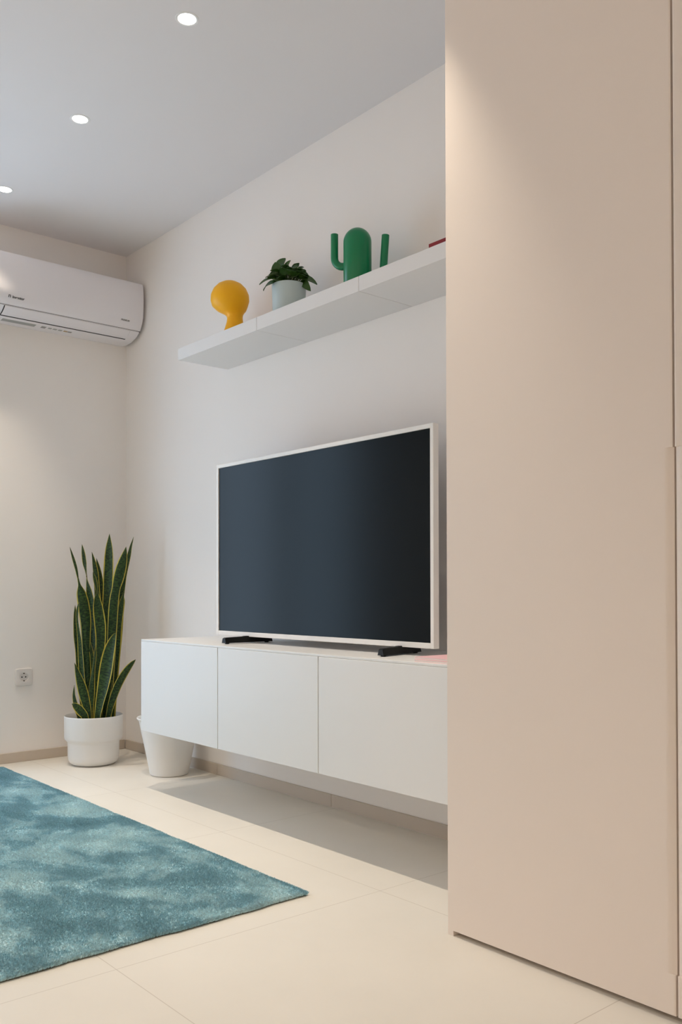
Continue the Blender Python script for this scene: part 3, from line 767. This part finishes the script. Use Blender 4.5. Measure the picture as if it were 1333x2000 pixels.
# small potted plant
gx, gy = 1.652, -0.150
t = thing('potted_plant', 'small bushy round-leaved green plant in a pale blue-grey pot on the shelf', 'plant', (gx, gy, SHZ))
obj('pot', lathe(bmesh.new(), [(0.0, 0.0), (0.060, 0.0), (0.0625, 0.003), (0.0635, 0.022), (0.0625, 0.0245), (0.0635, 0.027), (0.0665, 0.118), (0.067, 0.126), (0.066, 0.128), (0.0645, 0.127), (0.063, 0.110), (0.0625, 0.1)], (gx, gy, SHZ), 96), M_pale, t, True, 40)
obj('soil', lathe(bmesh.new(), [(0, 0.114), (0.063, 0.112), (0.0628, 0.105)], (gx, gy, SHZ), 32), M_soil, t)
def round_leaf(bm, base, tip, w, nrm):
    base = Vector(base); tip = Vector(tip); ax = tip - base; L_ = ax.length; ax.normalize()
    nrm = Vector(nrm); nrm = (nrm - ax * nrm.dot(ax)).normalized(); sd = ax.cross(nrm)
    n, m_ = 8, 4
    tops, bots = [], []
    for i in range(n + 1):
        s = i / n
        ww = w * math.sin(PI * min(1, 0.04 + 0.96 * s ** 0.85)) ** 0.62 if i < n else w * 0.05
        c = base + ax * L_ * s + nrm * (0.12 * L_ * math.sin(PI * s) - 0.10 * L_ * s * s)
        T, B_ = [], []
        for k in range(m_ + 1):
            u = -1 + 2 * k / m_
            p = c + sd * u * ww + nrm * 0.12 * w * u * u
            T.append(bm.verts.new(p + nrm * 0.0009)); B_.append(bm.verts.new(p - nrm * 0.0009))
        tops.append(T); bots.append(B_)
    for i in range(n):
        for k in range(m_):
            bm.faces.new((tops[i][k], tops[i][k + 1], tops[i + 1][k + 1], tops[i + 1][k]))
            bm.faces.new((bots[i][k + 1], bots[i][k], bots[i + 1][k], bots[i + 1][k + 1]))
        bm.faces.new((tops[i][0], tops[i + 1][0], bots[i + 1][0], bots[i][0]))
        bm.faces.new((tops[i + 1][m_], tops[i][m_], bots[i][m_], bots[i + 1][m_]))
    bm.faces.new(tops[0] + bots[0][::-1]); bm.faces.new(tops[n][::-1] + bots[n])
bm = bmesh.new(); st = bmesh.new()
O = Vector((gx, gy, SHZ + 0.118))
rng2 = random.Random(11)
def P(r, f, z): return O + RT * r - FW * f + Vector((0, 0, z))     # r: sideways, f: towards the room
spec = [  # base, tip, half width, normal hint
    (P(-0.040, 0.01, 0.070), P(-0.014, 0.02, 0.112), 0.024, (0.2, -1, 0.3)),
    (P(-0.035, 0.02, 0.040), P(-0.052, 0.03, 0.092), 0.023, (0.6, -1, 0.2)),
    (P(-0.030, 0.03, 0.036), P(-0.088, 0.04, 0.034), 0.013, (0, -0.5, 1)),
    (P(-0.040, 0.04, 0.022), P(-0.112, 0.05, 0.004), 0.019, (0, -0.9, 0.8)),
    (P(-0.050, 0.03, 0.014), P(-0.098, 0.06, -0.024), 0.018, (-0.4, -1, 0.5)),
    (P(0.040, 0.03, 0.030), P(0.112, 0.03, 0.010), 0.020, (0, -0.9, 0.8)),
    (P(0.050, 0.02, 0.024), P(0.084, 0.05, -0.024), 0.015, (0.4, -1, 0.4)),
    (P(0.030, 0.02, 0.045), P(0.080, 0.03, 0.034), 0.022, (0, -0.9, 0.6)),
    (P(0.010, 0.03, 0.060), P(0.040, 0.05, 0.072), 0.020, (0, -1, 0.6)),
    (P(0.020, 0.03, 0.040), P(0.058, 0.05, 0.056), 0.020, (0.3, -1, 0.5)),
    (P(-0.010, 0.03, 0.060), P(0.006, 0.04, 0.096), 0.017, (0, -1, 0.4)),
    (P(-0.010, 0.03, 0.030), P(-0.002, 0.06, 0.064), 0.020, (0, -1, 0.6)),
    (P(0.000, 0.03, 0.020), P(0.030, 0.07, 0.026), 0.020, (0, -0.8, 1)),
    (P(-0.020, 0.03, 0.020), P(-0.040, 0.065, 0.022), 0.018, (0, -0.8, 1)),
]
for k in range(80):
    a = rng2.uniform(0, 2 * PI); r0 = 0.055 * math.sqrt(rng2.uniform(0.02, 1)); top = 0.070 * math.sqrt(max(0, 1 - (r0 / 0.062) ** 2))
    z0 = 0.010 + top * rng2.uniform(0.45, 1.0)
    L_ = rng2.uniform(0.026, 0.040); el = rng2.uniform(-0.25, 0.7) + (0.5 if r0 < 0.025 else 0)
    b_ = O + Vector((math.cos(a) * r0, math.sin(a) * r0, z0)); e_ = b_ + Vector((math.cos(a) * math.cos(el), math.sin(a) * math.cos(el), math.sin(el))) * L_
    spec.append((b_, e_, rng2.uniform(0.012, 0.018), (0.5 * math.cos(a), 0.5 * math.sin(a), 1)))
for b_, e_, w, nh in spec:
    round_leaf(bm, b_, e_, w, nh)
    root = O + Vector((rng2.uniform(-0.012, 0.012), rng2.uniform(-0.012, 0.012), -0.008))
    mid = (Vector(b_) + root) / 2 + Vector((0, 0, 0.006))
    tube(st, [root, mid, Vector(b_), Vector(b_) + (Vector(e_) - Vector(b_)) * 0.15], 0.0013, 6)
obj('foliage', bm, M_foli, t, True, 60)
obj('stem', st, mat('green_stem', (0.07, 0.12, 0.03), 0.5), t, True)

# green cactus-shaped watering can
kx, ky = 2.055, -0.150
t = thing('watering_can', 'glossy green cactus-shaped watering can with two upright arms on the wall shelf', 'watering can', (kx, ky, SHZ))
R0 = 0.0500
pr_ = [(0.0, 0.0), (R0 - 0.003, 0.0), (R0, 0.003), (R0, 0.178)]
for k in range(1, 13):
    a = k / 12 * PI / 2
    pr_.append((R0 * math.cos(a) if k < 12 else 0.0, 0.178 + 0.050 * math.sin(a)))
obj('body', lathe(bmesh.new(), pr_, (kx, ky, SHZ), 96), M_green, t, True, 50)
D = Vector((0.17, 0.10, 0)).normalized()
K = Vector((kx, ky, SHZ))
def arc(pts, n=8):
    return pts
def armpath(side, zc, reach, ztop, rb, leanx=0.0):
    P_ = [K + D * side * 0.030 + Vector((0, 0, zc))]
    P_.append(K + D * side * (reach - rb) + Vector((0, 0, zc)))
    for k in range(1, 11):
        a = k / 10 * PI / 2
        P_.append(K + D * side * (reach - rb + rb * math.sin(a)) + Vector((0, 0, zc + rb * (1 - math.cos(a)))))
    P_.append(K + D * side * (reach + leanx) + Vector((0, 0, ztop)))
    return P_
obj('handle', tube(bmesh.new(), armpath(-1, 0.098, 0.0865, 0.217, 0.034), 0.0135, 32), M_green, t, True, 50)
obj('spout', tube(bmesh.new(), armpath(1, 0.015, 0.094, 0.190, 0.030, 0.010), 0.0135, 32), M_green, t, True, 50)

# dark red book at the right end of the shelf
def book(name, x0, x1, y0, y1, z0, th, cov, label, rot=0.0, group=None):
    cx_, cy_ = (x0 + x1) / 2, (y0 + y1) / 2
    t = thing(name, label, 'book', (cx_, cy_, z0), group)
    c = 0.0011
    bm = bmesh.new()
    box(bm, (x0, y0, z0), (x1, y1, z0 + c), 0.0003, 1)
    box(bm, (x0, y0, z0 + th - c), (x1, y1, z0 + th), 0.0003, 1)
    box(bm, (x0, y0, z0 + c * 0.5), (x1, y0 + c, z0 + th - c * 0.5))
    cv = obj('cover', bm, cov, t)
    pg = obj('pages', bx((x0 + 0.002, y0 + c, z0 + c), (x1 - 0.002, y1 - 0.002, z0 + th - c)), M_page, t)
    t.rotation_euler = (0, 0, rot)
    return t
book('book', 2.487, 2.70, -0.235, -0.085, SHZ, 0.023, M_red, 'dark red book lying flat at the right end of the wall shelf')
# two thin pink books at the right end of the cabinet
def pinkbook(x0, x1, y0, y1, z0, th, label):
    t = thing('book', label, 'book', ((x0 + x1) / 2, (y0 + y1) / 2, z0))
    c = 0.0006
    bm = bmesh.new()
    box(bm, (x0, y0, z0), (x1, y1, z0 + c), 0.0002, 1)
    box(bm, (x0, y0, z0 + th - c), (x1, y1, z0 + th), 0.0002, 1)
    box(bm, (x0, y1 - c, z0 + c * 0.5), (x1, y1, z0 + th - c * 0.5))
    obj('cover', bm, M_pink, t)
    obj('pages', bx((x0 + 0.001, y0 + 0.0008, z0 + c), (x1 - 0.001, y1 - c, z0 + th - c)), M_page, t)
    return t
b1 = pinkbook(2.590, 2.728, -0.408, -0.235, TOP, 0.0072, 'thin pink book at the cabinet end, lower one of the two')
b2 = pinkbook(2.588, 2.725, -0.405, -0.232, TOP + 0.0073, 0.0068, 'thin pink book at the cabinet end, upper one with its cover showing')
